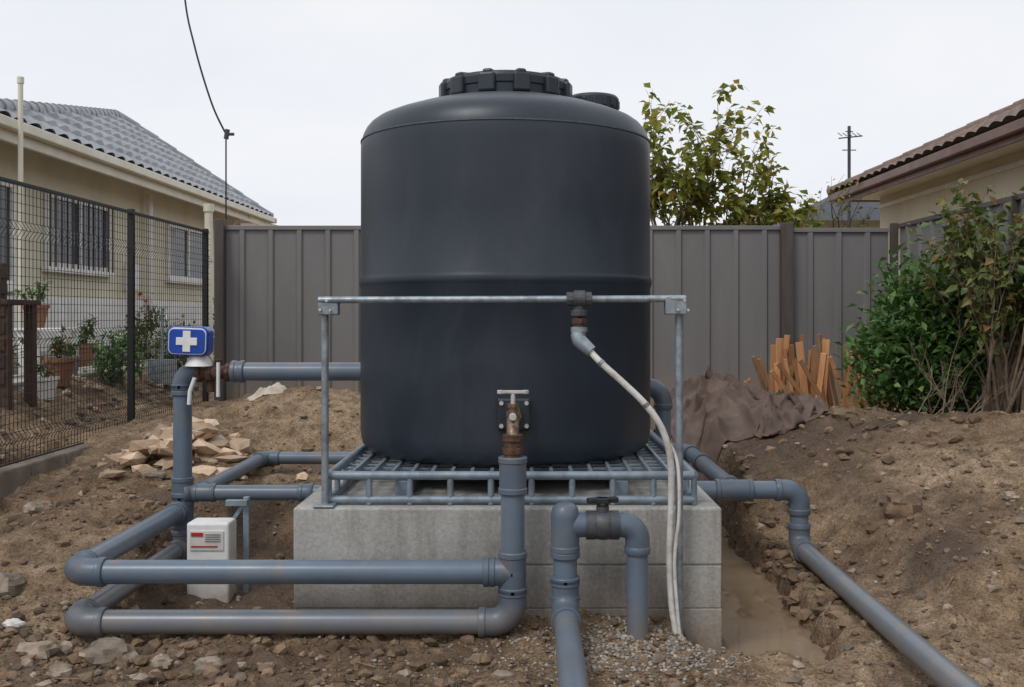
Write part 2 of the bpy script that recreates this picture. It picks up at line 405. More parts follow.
def clothflap(b,cx,cy,w,d,rot,seed,hump,nu=100):
    vs=[]
    for j in range(nu+1):
        for i in range(nu+1):
            u=i/nu-.5; v=j/nu-.5
            wx=.09*noise.noise(V((u*3,v*3,seed))); wy=.11*noise.noise(V((u*3,v*3,seed+8)))
            lx=u*w+wx+.04*noise.noise(V((u*9,v*9,seed+4))); ly=v*d+wy+.04*noise.noise(V((u*9,v*9,seed+6)))
            x=cx+lx*math.cos(rot)-ly*math.sin(rot); y=cy+lx*math.sin(rot)+ly*math.cos(rot)
            ph=(u*1.2+v*.55)*11+2.5*noise.noise(V((u*2.2,v*2.2,seed+2)))
            f1=1-abs(math.sin(ph)); ph2=(u*.5-v*1.1)*15+3*noise.noise(V((u*2.5,v*2.5,seed+5))); f2=1-abs(math.sin(ph2))
            m1=.5+.5*noise.noise(V((u*3,v*3,seed+12)))*1.6; m2=1-m1
            f3=noise.noise(V((u*14,v*14,seed)))
            edge=min(1,(0.5-max(abs(u),abs(v)))*9)
            z=H(x,y,False)+.02+(.30+.7*edge)*(.12*f1**1.5*cl(m1,0,1)+.10*f2**1.5*cl(m2,0,1))+.012*f3+hump*edge*math.exp(-(u*u+v*v)*5)
            vs.append((x,y,z))
    b.add(vs,[(j*(nu+1)+i,j*(nu+1)+i+1,(j+1)*(nu+1)+i+1,(j+1)*(nu+1)+i) for j in range(nu) for i in range(nu)])
b=B(); clothflap(b,1.52,7.6,1.08,1.1,.15,1,.22); clothflap(b,1.40,7.85,.85,.75,-.35,31,.36,70); clothflap(b,1.78,7.3,.55,.55,.6,55,.14,50)
o=make('crumpled_tarp',b,'tarp',ang=50); md=o.modifiers.new('s','SOLIDIFY'); md.thickness=.006
b=B()
for i in range(110):
    y=R.uniform(3.4,8); x=R.uniform(-.5,.5)*y
    if -1<x<1.3 and 3.9<y<7: continue
    a=R.random()*6.3; l=R.uniform(.03,.12)
    p=V((x,y,H(x,y)+.01)); q=V((x+l*math.cos(a),y+l*math.sin(a),H(x+l*math.cos(a),y+l*math.sin(a))+.015))
    b.cyl(p,q,.003,.002,5)
make('scattered_twigs',b,'twig')

# ------------------------------------------------------------------ plinth
pl=empty('concrete_plinth',(-.09,5.1,0))
make('lower_course',B().bb(-.995,.806,4.2,5.95,-.2,.166),'concrete',pl,False,.005)
make('middle_course',B().bb(-.993,.804,4.202,5.948,.168,.347),'concrete',pl,False,.004)
make('top_course',B().bb(-.995,.806,4.2,5.95,.349,.589),'concrete',pl,False,.009)
make('joint_core',B().bb(-.985,.796,4.21,5.94,.15,.36),'concrete',pl,False)

# ------------------------------------------------------------------ grate
gt=empty('steel_grate_stand',(-.1,5.1,.59))
x0,x1,y0,y1=-.86,.70,4.27,5.85; zt=.715; zb=.612
b=B()
for y in(y0,y1): 
    b.cyl((x0,y,zb),(x1,y,zb),.017,n=12); b.cyl((x0,y,zt),(x1,y,zt),.019,n=12)
for x in(x0,x1):
    b.cyl((x,y0,zb),(x,y1,zb),.017,n=12); b.cyl((x,y0,zt),(x,y1,zt),.019,n=12)
n=9
for i in range(n+1):
    x=x0+(x1-x0)*i/n
    for y in(y0,y1): b.cyl((x,y,zb-.02),(x,y,zt),.014,n=10)
for j in range(1,8):
    y=y0+(y1-y0)*j/8
    for x in(x0,x1): b.cyl((x,y,zb-.02),(x,y,zt),.013,n=10)
make('frame',b,'galvgrid',gt)
b=B()
for i in range(1,18):
    x=x0+(x1-x0)*i/18; b.box((x,(y0+y1)/2,zt-.004),(.016,y1-y0-.01,.018))
for j in range(1,15):
    y=y0+(y1-y0)*j/15; b.box(((x0+x1)/2,y,zt-.020),(x1-x0-.01,.014,.012))
make('grid_bars',b,'galvgrid',gt,False,.002)
b=B()
for x in (x0+.3,-.08,x1-.3): b.bb(x-.03,x+.03,y0+.1,y1-.1,.59,.675)
make('bearers',b,'galvgrid',gt,False,.003)

# ------------------------------------------------------------------ tank
tc=(-.124,5.15,0); tank=empty('water_tank',(-.124,5.15,.72))
prof=[(.60,.723),(.675,.725),(.705,.735),(.727,.762),(.736,.80),(.739,.84),(.739,1.20),(.739,1.535),(.744,1.548),(.746,1.558),(.746,1.572),(.744,1.582),(.738,1.595),(.737,1.9),(.737,2.20),
(.7365,2.245),(.733,2.272),(.725,2.302),(.710,2.332),(.690,2.356),(.66,2.378),(.60,2.404),(.50,2.438),(.42,2.460),(.33,2.480),(.2,2.486)]
make('body',B().revolve(prof,tc,128),'tank',tank,ang=50)
make('shoulder_seam',B().revolve([(.728,2.264),(.7385,2.265),(.7385,2.271),(.728,2.274)],tc,128),'tankseam',tank)
lp=[(.30,2.470),(.316,2.475),(.318,2.525),(.324,2.532),(.326,2.565),(.316,2.585),(.26,2.60),(.1,2.61),(.03,2.611)]
b=B().revolve(lp,tc,72)
make('lid',b,'lid',tank,False,.004)
b=B()
for i in range(12):
    a=2*math.pi*(i+.5)/12
    b.box((tc[0]+.322*math.cos(a),tc[1]+.322*math.sin(a),2.528),(.044,.085,.095),(0,0,a))
    b.box((tc[0]+.275*math.cos(a),tc[1]+.275*math.sin(a),2.585),(.11,.050,.030),(0,.10,a))
make('lid_grips',b,'lid',tank,False,.012)
vb=B().revolve([(.13,2.38),(.13,2.50),(.140,2.505),(.142,2.565),(.13,2.58),(.05,2.585)],(.34,5.42,0),40)
for i in range(16):
    a=2*math.pi*i/16; vb.box((.34+.141*math.cos(a),5.42+.141*math.sin(a),2.535),(.010,.02,.044),(0,0,a))
make('inlet_cap',vb,'lid',tank,False,.004)

# outlet plate + tap
tp=empty('outlet_tap',(-.07,4.38,.99)); tx=-.07
yf=4.41
b=B().box((tx,yf-.012,.965),(.150,.05,.145)); make('plate',b,'lid',tp,False,.012)
b=B()
for dx in(-.055,.055):
    for dz in(-.05,.05): b.cyl((tx+dx,yf-.036,.965+dz),(tx+dx,yf-.050,.965+dz),.010,n=6)
make('bolts',b,'chrome',tp,False)
b=B().cyl((tx,yf-.03,.965),(tx,4.20,.965),.022,n=20).cyl((tx,yf-.035,.965),(tx,yf-.065,.965),.036,n=6).cyl((tx,4.245,.965),(tx,4.215,.965),.032,n=6)
b.sweep([(tx,4.22,.965),(tx,4.15,.965),(tx,4.10,.955),(tx,4.075,.93),(tx,4.065,.90)],[.024,.027,.027,.026,.026],20)
b.cyl((tx,4.12,.97),(tx,4.12,1.02),.020,n=6).cyl((tx,4.12,1.02),(tx,4.12,1.035),.026,n=6)
make('body',b,'brass',tp)
b=B().cyl((tx,4.12,1.03),(tx,4.12,1.078),.010,n=12).box((tx,4.12,1.083),(.105,.022,.014)).cyl((tx-.052,4.12,1.075),(tx-.052,4.12,1.091),.014,n=12).cyl((tx+.052,4.12,1.075),(tx+.052,4.12,1.091),.014,n=12)
b.cyl((tx,4.085,.985),(tx,4.062,.985),.016,n=10)
make('handle',b,'chrome',tp,False,.003)
b=B()
for i,(z0,z1,r) in enumerate([(.915,.888,.042),(.888,.862,.034),(.862,.835,.043),(.835,.80,.037)]): b.cyl((tx,4.065,z0),(tx,4.065,z1),r,n=8 if r>.04 else 20)
make('rusty_union',b,'rust',tp,False,.002)

# ------------------------------------------------------------------ pipes
def arcpath(P,Rb,ext):
    a,c,e=[V(p) for p in P]; d1=(c-a).normalized(); d2=(e-c).normalized()
    th=d1.angle(d2); t=Rb*math.tan(th/2)
    nrm=(d2-d1).normalized(); cen=c+nrm*(Rb/math.cos(th/2))
    pts=[c-d1*(t+ext)] if ext else []
    s=c-d1*t-cen; ax=d1.cross(d2).normalized()
    for i in range(11): pts.append(cen+Matrix.Rotation(th*i/10,3,ax)@s)
    if ext: pts.append(c+d2*(t+ext))
    return pts,d1,d2,t
def pipe(name,pts,r,parent,Rb=.085,fit=True,ext=.05,mat_='pvc'):
    pts=[V(p) for p in pts]; path=[pts[0]]; fb=B()
    for i in range(1,len(pts)-1):
        a,d1,d2,t=arcpath(pts[i-1:i+2],Rb,0); path+=a
        if fit:
            f,_,_,_=arcpath(pts[i-1:i+2],Rb,ext); fb.sweep(f,r*1.15,28)
            for s,dd in((f[0],(f[0]-f[1]).normalized()),(f[-1],(f[-1]-f[-2]).normalized())):
                fb.sweep([s-dd*.026,s-dd*.022,s+dd*.0,s+dd*.004],[r*1.16,r*1.23,r*1.23,r*1.18],28)
    path.append(pts[-1])
    make(name,B().sweep(path,r,28),mat_,parent)
    if fb.v: make(name+'_elbows',fb,'pvc2',parent)
def collar(b,p,d,L,r):
    p=V(p); d=V(d).normalized()
    b.sweep([p-d*L/2,p-d*(L/2-.004),p-d*(L/2-.022),p-d*(L/2-.026),p+d*(L/2-.026),p+d*(L/2-.022),p+d*(L/2-.004),p+d*L/2],[r*1.16,r*1.23,r*1.23,r*1.15,r*1.15,r*1.23,r*1.23,r*1.16],28)
r=.0485
L=empty('pvc_pipe_loop',(-1.845,5.35,0)); XL=-1.862; YF=4.06; YB=5.36; zu=.357; zl=.154
pipe('upper_run',[(tx,YF,zu),(XL,YF,zu),(XL,YB,zu)],r,L)
pipe('lower_run',[(tx,YF,.80),(tx,YF,zl),(XL,YF,zl),(XL,YB,zl)],r,L)
pipe('riser',[(XL,YB,zl-.02),(XL,YB,1.10),(-1.76,YB,1.10)],r,L,ext=.012)
b=B()
collar(b,(tx,YF,zu),(0,0,1),.17,r); b.sweep([(tx,YF,zu),(tx-.10,YF,zu),(tx-.104,YF,zu)],[r*1.15,r*1.15,r*1.1],28); collar(b,(tx-.095,YF,zu),(1,0,0),.05,r)
collar(b,(tx,YF,.75),(0,0,1),.15,r)
for z in(zu,zl): 
    collar(b,(XL,YB,z),(0,0,1),.19,r); collar(b,(XL,YB-.10,z),(0,1,0),.06,r)
zm=.448; collar(b,(XL,YB,zm+.01),(0,0,1),.15,r)
collar(b,(XL,YB,1.0),(0,0,1),.06,r)
make('tees',b,'pvc2',L)
r2=.041
pipe('branch_run',[(XL,YB,zm),(-.98,YB,zm)],r2,L)
pipe('rear_branch',[(XL+.05,YB+.0,zm),(-1.78,YB+.02,zm),(-1.78,6.66,zm),(-.9,6.66,zm)],r2,L,Rb=.06)
b=B(); collar(b,(XL+.12,YB,zm),(1,0,0),.12,r2); collar(b,(-1.2,YB,zm),(1,0,0),.08,r2); make('branch_collars',b,'pvc2',L)
pipe('tank_feed',[(-1.575,YB-.06,1.10),(-.80,YB-.06,1.10)],r,L)
b=B(); collar(b,(-1.545,YB-.06,1.10),(1,0,0),.07,r); make('feed_collar',b,'pvc2',L)
# rusty valve
rv=empty('rusty_gate_valve',(-1.67,5.32,1.05)); yv=YB-.03
b=B()
def rx(x): return -1.765+(x+1.70)*.75
for x,rr,l in [(-1.69,.055,.03),(-1.655,.04,.05),(-1.615,.055,.035),(-1.575,.044,.06),(-1.53,.036,.05),(-1.49,.050,.03),(-1.455,.045,.05)]:
    x=rx(x); l*=.78; b.cyl((x-l/2,yv-.01,1.095),(x+l/2,yv-.01,1.095),rr,n=8 if rr>.049 else 18)
b.cyl((-1.70,yv,1.06),(-1.70,yv,.99),.022).cyl((-1.66,yv,1.12),(-1.66,yv,1.165),.022)
make('body',b,'rust',rv,False,.003)
b=B().sweep([(-1.755,yv-.02,1.13),(-1.755,yv-.02,1.17),(-1.755,yv-.02,1.20)],[.075,.055,.045],24).cyl((-1.64,yv-.07,.97),(-1.64,yv-.07,1.15),.010,n=10)
b.sweep([(-1.76,yv-.08,1.07),(-1.785,yv-.08,1.0),(-1.79,yv-.08,.93)],.011,10)
make('neck',b,'white',rv)
# blue enclosure with a white cross above the valve, purpose unknown
fb_=empty('blue_cross_box',(-1.81,5.2,1.18))
def rrect(w,h,rc,n=6):
    pts=[]
    for cx,cy,a0 in((w/2-rc,h/2-rc,0),(-w/2+rc,h/2-rc,90),(-w/2+rc,-h/2+rc,180),(w/2-rc,-h/2+rc,270)):
        for i in range(n+1):
            a=rad(a0+90*i/n); pts.append((cx+rc*math.cos(a),cy+rc*math.sin(a)))
    return pts
def extr(b,pts,c,y0,y1,tilt=0,yaw=0):
    m=Matrix.Rotation(yaw,3,'Z')@Matrix.Rotation(tilt,3,'Y'); n=len(pts)
    vs=[m@V((x,y0,z))+V(c) for x,z in pts]+[m@V((x,y1,z))+V(c) for x,z in pts]
    b.add(vs,[tuple(range(n)),tuple(range(2*n-1,n-1,-1))]+[(i,n+i,n+(i+1)%n,(i+1)%n) for i in range(n)])
c=(-1.795,5.24,1.262); tl=.03
b=B(); extr(b,rrect(.215,.155,.035),c,0,.10,tl); make('case',b,'blue',fb_,bevel=.008)
b=B(); extr(b,rrect(.198,.138,.03),c,-.006,.002,tl); make('white_border',b,'white',fb_,bevel=.002)
b=B(); extr(b,rrect(.188,.128,.026),c,-.010,-.004,tl); make('blue_face',b,'blue',fb_,bevel=.002)
t_=.020; w_=.055
cr=[(t_,t_),(w_,t_),(w_,-t_),(t_,-t_),(t_,-w_),(-t_,-w_),(-t_,-t_),(-w_,-t_),(-w_,t_),(-t_,t_),(-t_,w_),(t_,w_)]
b=B(); extr(b,cr,c,-.017,-.008,tl); make('white_cross',b,'white',fb_,False,.002)
b=B().cyl((-1.74,5.3,1.20),(-1.73,5.33,1.13),.03,.045); make('mount',b,'greyprint',fb_)

# white control box
cb=empty('pump_control_box',(-1.59,5.0,0))
b=B().bb(-1.695,-1.485,4.93,5.07,-.03,.375); make('case',b,'white',cb,False,.012)
b=B().bb(-1.675,-1.51,4.924,4.932,.24,.335); make('label',b,'paper',cb,False)
b=B().bb(-1.668,-1.61,4.920,4.9255,.31,.328).bb(-1.668,-1.54,4.920,4.9255,.258,.263); make('label_red',b,'red',cb,False)
b=B()
for i in range(4): b.bb(-1.60,-1.525,4.920,4.9255,.285+i*.011,.288+i*.011)
make('label_text',b,'greyprint',cb,False)
b=B().bb(-1.45,-1.42,5.05,5.08,-.05,.48).bb(-1.53,-1.42,5.02,5.05,.44,.47).box((-1.49,5.06,.38),(.02,.02,.2),(0,.6,0)); make('bracket',b,'galvgrid',cb,False,.003)

# front valve U
U=empty('pvc_valve_assembly',(.285,4.02,.05)); yu=4.02; xa,xb=.141,.432; zh=.556
r3=.043
pipe('inlet',[(xa,yu,zh),(xa,yu,.205),(xa,2.2,.19),(xa,1.7,-.15)],.0485,U)
b=B().sweep([(xa,yu,.46),(xa,yu,.59),(xa,yu,.625),(xa,yu,.643),(xa,yu,.648)],[.057,.058,.052,.034,.012],28)
collar(b,(xa,yu,.45),(0,0,1),.05,.0485)
collar(b,(xa,yu,.30),(0,0,1),.10,.0485)
b.sweep([(xa,yu,zh),(xa+.085,yu,zh)],.049,28)
make('top_elbow',b,'pvc2',U)
pipe('outlet',[(xa,yu,zh),(xb,yu,zh),(xb,yu,.0)],r3,U,Rb=.06)
b=B().cyl((.225,yu,zh),(.262,yu,zh),.058,n=12).cyl((.322,yu,zh),(.357,yu,zh),.058,n=12).sweep([(.25,yu,zh),(.265,yu,zh),(.292,yu,zh),(.32,yu,zh),(.335,yu,zh)],[.045,.056,.060,.056,.045],24)
b.cyl((.292,yu,zh),(.292,yu,zh+.075),.026)
make('valve_body',b,'valve',U)
b=B().cyl((.292,yu,zh+.072),(.292,yu,zh+.092),.024,n=12).box((.292,yu,zh+.10),(.13,.03,.022),(0,0,.25)); b.box((.292,yu,zh+.098),(.05,.045,.026))
make('valve_handle',b,'black',U,False,.006)

# right pipework
RP=empty('pvc_drain_pipe',(1.44,5.35,0)); zr=.464
pipe('run',[(.80,5.35,zr),(1.44,5.35,zr),(1.44,5.35,.16),(1.44,1.6,.15)],r,RP,Rb=.075)
pipe('rear_run',[(.3,6.85,zr),(1.09,6.85,zr),(1.09,5.35,zr)],r,RP)
b=B(); collar(b,(1.09,5.35,zr),(1,0,0),.20,r); collar(b,(1.09,5.46,zr),(0,1,0),.06,r); collar(b,(1.09,6.35,zr),(0,1,0),.09,r); make('tee',b,'pvc2',RP)
OV=empty('overflow_pipe',(.75,5.9,.46))
pipe('overflow',[(.35,5.75,.985),(.765,5.75,.985),(.765,5.75,.46),(.765,6.8,.46)],.045,OV,Rb=.09,ext=.03)

# ------------------------------------------------------------------ rail frame
F=empty('steel_rail_frame',(-.13,4.18,.59))
zr_=1.463; pl_=V((-.868,4.235,0)); pr_=V((.618,4.14,0))
b=B().cyl((pl_.x,pl_.y,.589),(pl_.x,pl_.y,1.475),.0155,n=16).cyl((pr_.x,pr_.y,-.02),(pr_.x,pr_.y,1.47),.0165,n=16)
b.cyl((pl_.x-.02,pl_.y-.03,zr_),(pr_.x+.02,pr_.y-.03,zr_+.004),.0145,n=16)
make('posts_and_rail',b,'galv',F)
b=B().box((pl_.x+.02,pl_.y-.014,1.437),(.085,.052,.075)).box((pr_.x-.018,pr_.y-.014,1.44),(.09,.052,.078))
b.box((pl_.x,pl_.y,.595),(.09,.08,.012))
make('corner_brackets',b,'galv',F,False,.006)
b=B()
for c0 in((pl_.x,pl_.y),(pr_.x,pr_.y)):
    for dx,dz in((.015,.02),(-.012,-.018),(.03,-.02)): b.cyl((c0[0]+dx,c0[1]-.04,1.44+dz),(c0[0]+dx,c0[1]-.048,1.44+dz),.006,n=6)
make('bracket_bolts',b,'chrome',F,False)
HF=empty('hose_with_fitting',(.203,4.13,1.46)); hx=.203; hy=4.14
b=B().cyl((hx-.052,hy,1.466),(hx+.052,hy,1.466),.030,n=10).cyl((hx-.022,hy,1.466),(hx+.025,hy,1.466),.037,n=20)
b.cyl((hx,hy,1.466),(hx,hy,1.385),.024).cyl((hx,hy,1.42),(hx,hy,1.395),.034,n=8)
make('tee',b,'valve',HF,False,.003)
b=B().cyl((hx,hy,1.395),(hx,hy,1.33),.024).cyl((hx,hy,1.385),(hx,hy,1.362),.031,n=6); make('brass_union',b,'rust',HF,False,.002)
b=B().sweep([(hx,hy,1.345),(hx-.004,hy-.005,1.315),(hx+.0,hy-.01,1.295),(hx+.025,hy-.02,1.272),(hx+.05,hy-.03,1.25)],[.030,.031,.031,.028,.025],20).cyl((hx,hy,1.35),(hx,hy,1.33),.035,n=20)
make('elbow',b,'galv',HF)
def cr_spline(P,n=8):
    P=[V(p) for p in P]; out=[]
    for i in range(len(P)-1):
        p0=P[max(i-1,0)];p1=P[i];p2=P[i+1];p3=P[min(i+2,len(P)-1)]
        for k in range(n):
            t=k/n; out.append(.5*((2*p1)+(-p0+p2)*t+(2*p0-5*p1+4*p2-p3)*t*t+(-p0+3*p1-3*p2+p3)*t**3))
    out.append(P[-1]); return out
hp=[(.235,4.12,1.265),(.290,4.09,1.205),(.386,4.07,1.118),(.470,4.06,1.035),(.535,4.06,.940),(.570,4.07,.82),(.578,4.09,.65),(.572,4.10,.405),(.580,4.09,.21),(.605,4.06,.05)]
make('hose',B().sweep(cr_spline(hp),.0135,14),'hose',HF)
hp2=[(.555,4.11,.90),(.60,4.075,.80),(.607,4.07,.6),(.590,4.08,.40),(.598,4.07,.22),(.612,4.04,.05)]
make('thin_tube',B().sweep(cr_spline(hp2),.0075,10),'hose',HF)
b=B()
for i in (1,3,):
    p=V(hp[i]); q=V(hp[i+1]); d=(q-p).normalized(); b.cyl(p-d*.008,p+d*.008,.0155,n=14)
make('hose_clips',b,'galv',HF)

# ------------------------------------------------------------------ sheet fences
def sheet(name,p0,p1,z0,z1,parent,m,side=1,seed=0):
    p0=V(p0);p1=V(p1); d=(p1-p0); Ln=d.length; d.normalize(); nrm=V((-d.y,d.x,0))*side
    prof=[];u=0
    while u<Ln:
        for a,dd in((0,0),(.20,0),(.218,.026),(.262,.026),(.28,0)):
            if u+a<=Ln: prof.append((u+a,dd))
        u+=.30
    prof.append((Ln,0))
    b=B();o=0
    for uu,dd in prof:
        q=p0+d*uu+nrm*dd; b.v+=[(q.x,q.y,z0),(q.x,q.y,z1)]
    b.f=[(2*i,2*i+2,2*i+3,2*i+1) for i in range(len(prof)-1)]
    make(name,b,m,parent,False)
    b=B(); c=(p0+p1)/2; ang=math.atan2(d.y,d.x)
    b.box((c.x,c.y,z1-.01),(Ln,.06,.045),(0,0,ang)); 
    make(name+'_rail',b,'fencepost' if m=='fencer' else m,parent,False,.004)
bf=empty('sheet_metal_fence',(0,10.5,.4))
YFc=10.5
def post(b,x,y,zt,w=.07): b.box((x,y,(.2+zt)/2),(w,w,zt-.2))
seg=[-3.28,-.9,1.0,2.68,3.78]
for i in range(4): sheet('panel_%d'%i,(seg[i]+.02,YFc+(.0 if i%2 else .004),0),(seg[i+1]-.02,YFc+(.0 if i%2 else .004),0),.35,2.325 if i<3 else 2.30,bf,'fence',-1)
b=B()
for x in(-.9,1.0): post(b,x,YFc-.02,2.34,.06)
make('slim_posts',b,'fence',bf,False,.004)
b=B(); post(b,2.68,YFc-.05,2.36,.12); post(b,-3.24,YFc-.04,2.40,.10); post(b,3.80,YFc-.06,2.36,.07); make('posts',b,'fencepost',bf,False,.006)
rf=empty('sheet_metal_fence',(3.85,6,.4))
sheet('panel',(3.85,10.4,0),(3.85,-1,0),.3,2.335,rf,'fencer',-1)
b=B()
for y in(7.9,5.5,3.1,.7): post(b,3.82,y,2.34,.06)
make('posts',b,'fencepost',rf,False,.004)

# ------------------------------------------------------------------ mesh fence
mf=empty('wire_mesh_fence',(-3.28,6.5,.45)); X=-3.28; zb_,zt_=.47,2.24
def bend(z):
    o=0
    for zc in(.62,1.25,1.95):
        o=max(o,1-abs(z-zc)/.05)
    return max(0,o)*.035
b=B()
zs=sorted([zb_,zt_]+[zc+k for zc in(.62,1.25,1.95) for k in(-.05,0,.05)])
y=2.5
while y<10.25:
    path=[(X+bend(z),y,z) for z in zs]; b.sweep(path,.0025,4,False); y+=.05
z=zb_+.01
while z<zt_+.005:
    b.cyl((X+bend(z)+.003,2.5,z),(X+bend(z)+.003,10.25,z),.0025,n=4); z+=.0585
make('mesh',b,'blackwire',mf,False)
b=B()
for y in(10.2,8.3,5.9,3.5): b.bb(X-.055,X-.005,y-.025,y+.025,.3,zt_+.04)
b.bb(X-.045,X-.008,2.5,10.25,zt_-.0,zt_+.022)
b.bb(X-.02,X-.006,2.5,10.25,zb_-.02,zb_-.006)
make('posts_and_rails',b,'blackwire',mf,False,.003)
b=B()
nk=16
for i in range(nk): 
    ya=2.5+i*7.8/nk
    b.box((X+.03+R.uniform(-.006,.006),ya+7.8/nk/2,.34+R.uniform(-.006,.006)),(.13,7.8/nk-.01,.22))
make('garden_kerb',b,'kerb',None,False,.012)

# ------------------------------------------------------------------ left house
HL=empty('cream_house_grey_roof',(-7,13,.5))
b=B().bb(-12,-5.5,9.4,19.0,.5,3.22); make('walls',b,'cream',HL,False)
b=B().add([(-5,9.0,3.2),(-5,19.25,3.2),(-12.5,19.25,3.2),(-12.5,9.0,3.2)],[(0,1,2,3)]); make('soffit',b,'whitepaint',HL,False)
b=B().bb(-5.0,-4.9,8.9,19.35,3.17,3.27).bb(-5.03,-5.003,9,19.3,3.06,3.22).bb(-12.5,-5.0,8.9,9.0,3.17,3.27).bb(-12.5,-4.9,19.25,19.35,3.17,3.27)
make('gutter',b,'gutter',HL,False,.015)
A=V((-6.93,16.8,4.72)); N1=V((-5,9.0,3.25)); F1=V((-5,19.25,3.25))
def tiles(poly,name,m,parent,pitchw=.30,course=.33,amp=.05):
    e=(poly[1]-poly[0]); Ln=e.length; e.normalize(); w=poly[2]-poly[0]; ua=w.dot(e); up=(w-e*ua); hh=up.length; up.normalize(); n=up.cross(e)
    if n.z<0: n=-n
    du=.05; nv=int(hh/.055); b=B(); idx={}
    nu=int(Ln/du)
    for j in range(nv+1):
        v=j*hh/nv; ul=ua*v/hh; ur=Ln-(Ln-ua)*v/hh
        for i in range(nu+1):
            u=i*du; uc=cl(u,ul,ur)
            z=amp*abs(math.sin(math.pi*uc/pitchw))+.045*(1-(v/course)%1)
            idx[(i,j)]=len(b.v); b.v.append(tuple(poly[0]+e*uc+up*v+n*z))
    for j in range(nv):
        vc=(j+.5)*hh/nv; ul=ua*vc/hh; ur=Ln-(Ln-ua)*vc/hh
        for i in range(nu):
            if (i+1)*du>=ul and i*du<=ur: b.f.append((idx[(i,j)],idx[(i+1,j)],idx[(i+1,j+1)],idx[(i,j+1)]))
    make(name,b,m,parent,True,ang=30)
tiles([N1,F1,A],'roof_east',"tile",HL)
b=B().add([(-5,9.0,3.25),(-6.93,16.8,4.72),(-12.5,16.8,4.72),(-12.5,9,3.25),(-5,19.25,3.25),(-12.5,19.25,3.25)],[(0,1,2,3),(1,4,5,2),(2,5,3)]); make('roof_rest',b,'tile',HL,False)
b=B(); 
def capline(p,q,r,step=.35):
    p=V(p);q=V(q); n=int((q-p).length/step)
    for i in range(n): b.cyl(p+(q-p)*i/n,p+(q-p)*(i+1.05)/n,r*1.1,r*.9,10)
capline(F1+V((0,0,.03)),A+V((0,0,.03)),.09); capline(N1+V((0,0,.03)),A+V((0,0,.03)),.09); capline(A,V((-12.5,16.8,4.72)),.09)
make('ridge_caps',b,'tile',HL)
def window(parent,X,y0,y1,z0,z1,side,n=2,bars=False,name='window'):
    s=side; b=B(); fw=.06
    def px(a,bb): return (min(X+s*a,X+s*bb),max(X+s*a,X+s*bb))
    x_a,x_b=px(.0,.05)
    b.bb(x_a,x_b,y0,y1,z1-fw,z1).bb(x_a,x_b,y0,y1,z0,z0+fw)
    for i in range(n+1):
        yy=y0+(y1-y0-fw)*i/n; b.bb(x_a+.002,x_b-.002,yy,yy+fw,z0+fw,z1-fw)
    xa_,xb_=px(.0,.09); b.bb(xa_,xb_,y0-.05,y1+.05,z0-.06,z0-.001)
    make(name+'_frame',b,'whitepaint',parent,False,.005)
    xa_,xb_=px(.004,.014); make(name+'_glass',B().bb(xa_,xb_,y0+.03,y1-.03,z0+.03,z1-.03),'glass',parent,False)
    xa_,xb_=px(.016,.022); make(name+'_curtain',B().bb(xa_,xb_,y0+.06,y0+.06+(y1-y0)*.16,z0+.06,z1-.06),'curtain',parent,False)
    if bars:
        b=B(); xa_,xb_=px(.07,.085); k=int((y1-y0)/.14)
        for i in range(k+1): b.bb(xa_,xb_,y0+(y1-y0)*i/k-.005,y0+(y1-y0)*i/k+.005,z0,z1)
        make(name+'_bars',b,'black',parent,False)
window(HL,-5.5,11.3,13.0,1.95,2.80,1,2,True,'window_a')
window(HL,-5.5,15.1,16.9,1.95,2.80,1,2,False,'window_b')
window(HL,-5.5,9.7,10.6,1.7,2.80,1,1,False,'window_c')
b=B().cyl((-5.40,14.2,.8),(-5.40,14.2,3.1),.04,n=12).sweep([(-5.40,17.8,.8),(-5.40,17.8,2.9),(-5.2,17.8,3.1),(-4.97,17.8,3.17)],.04,12).cyl((-5.40,13.4,1.0),(-5.40,13.4,2.3),.015,n=8)
b.bb(-5.5,-5.4,13.55,13.8,1.75,2.1)
make('downpipes',b,'whitepaint',HL)
b=B().bb(-5.5,-5.46,9.4,19,.5,1.60); make('base_course',b,'whitepaint',HL,False,.005)
make('vent_pipe',B().cyl((-4.84,9.5,.7),(-4.84,9.5,3.63),.024,n=12).cyl((-4.84,9.5,3.60),(-4.84,9.5,3.66),.032,n=12),'gutter')
make('flue_pipe',B().cyl((-4.05,12.6,.5),(-4.05,12.6,2.78),.05,n=12).cyl((-4.05,12.6,2.7),(-4.05,12.6,2.8),.065,n=12),'gutter')
b=B()
for i in range(12): b.box((-4.35,6.2+i*.62,.83),(.55,.6,.07))
make('garden_path',b,'path',None,False,.01)
b=B()
for yy in(7.30,7.66): b.bb(-4.12,-4.04,yy,yy+.07,.7,1.80); b.bb(-3.88,-3.81,yy,yy+.07,.7,1.48)
for z in(.90,1.02,1.14,1.26,1.38): b.bb(-4.10,-3.83,7.285,7.31,z+R.uniform(-.01,.01),z+.09)
b.bb(-4.16,-3.80,7.27,7.78,1.475,1.515)
for z in(1.56,1.68): b.bb(-4.06,-4.03,7.31,7.72,z,z+.08)
make('timber_planter',b,'darkwood',None,False,.005)
b=B()
for i in range(7): b.bb(-4.9,-4.82,8.6+i*1.25,8.6+i*1.25+1.22,.75,1.05)
make('garden_edging',b,'path',None,False,.01)
gb=B()
for dz,dy in((.45,0),(.45,.12),(.45,.24)): gb.bb(-4.75,-4.3,9.2+dy,9.3+dy,.8+dz,.83+dz)
for dx in(-4.72,-4.36):
    for dy in(9.22,9.5): gb.bb(dx,dx+.05,dy,dy+.05,.8,1.25)
make('garden_table',gb,'whitepaint',None,False,.004)
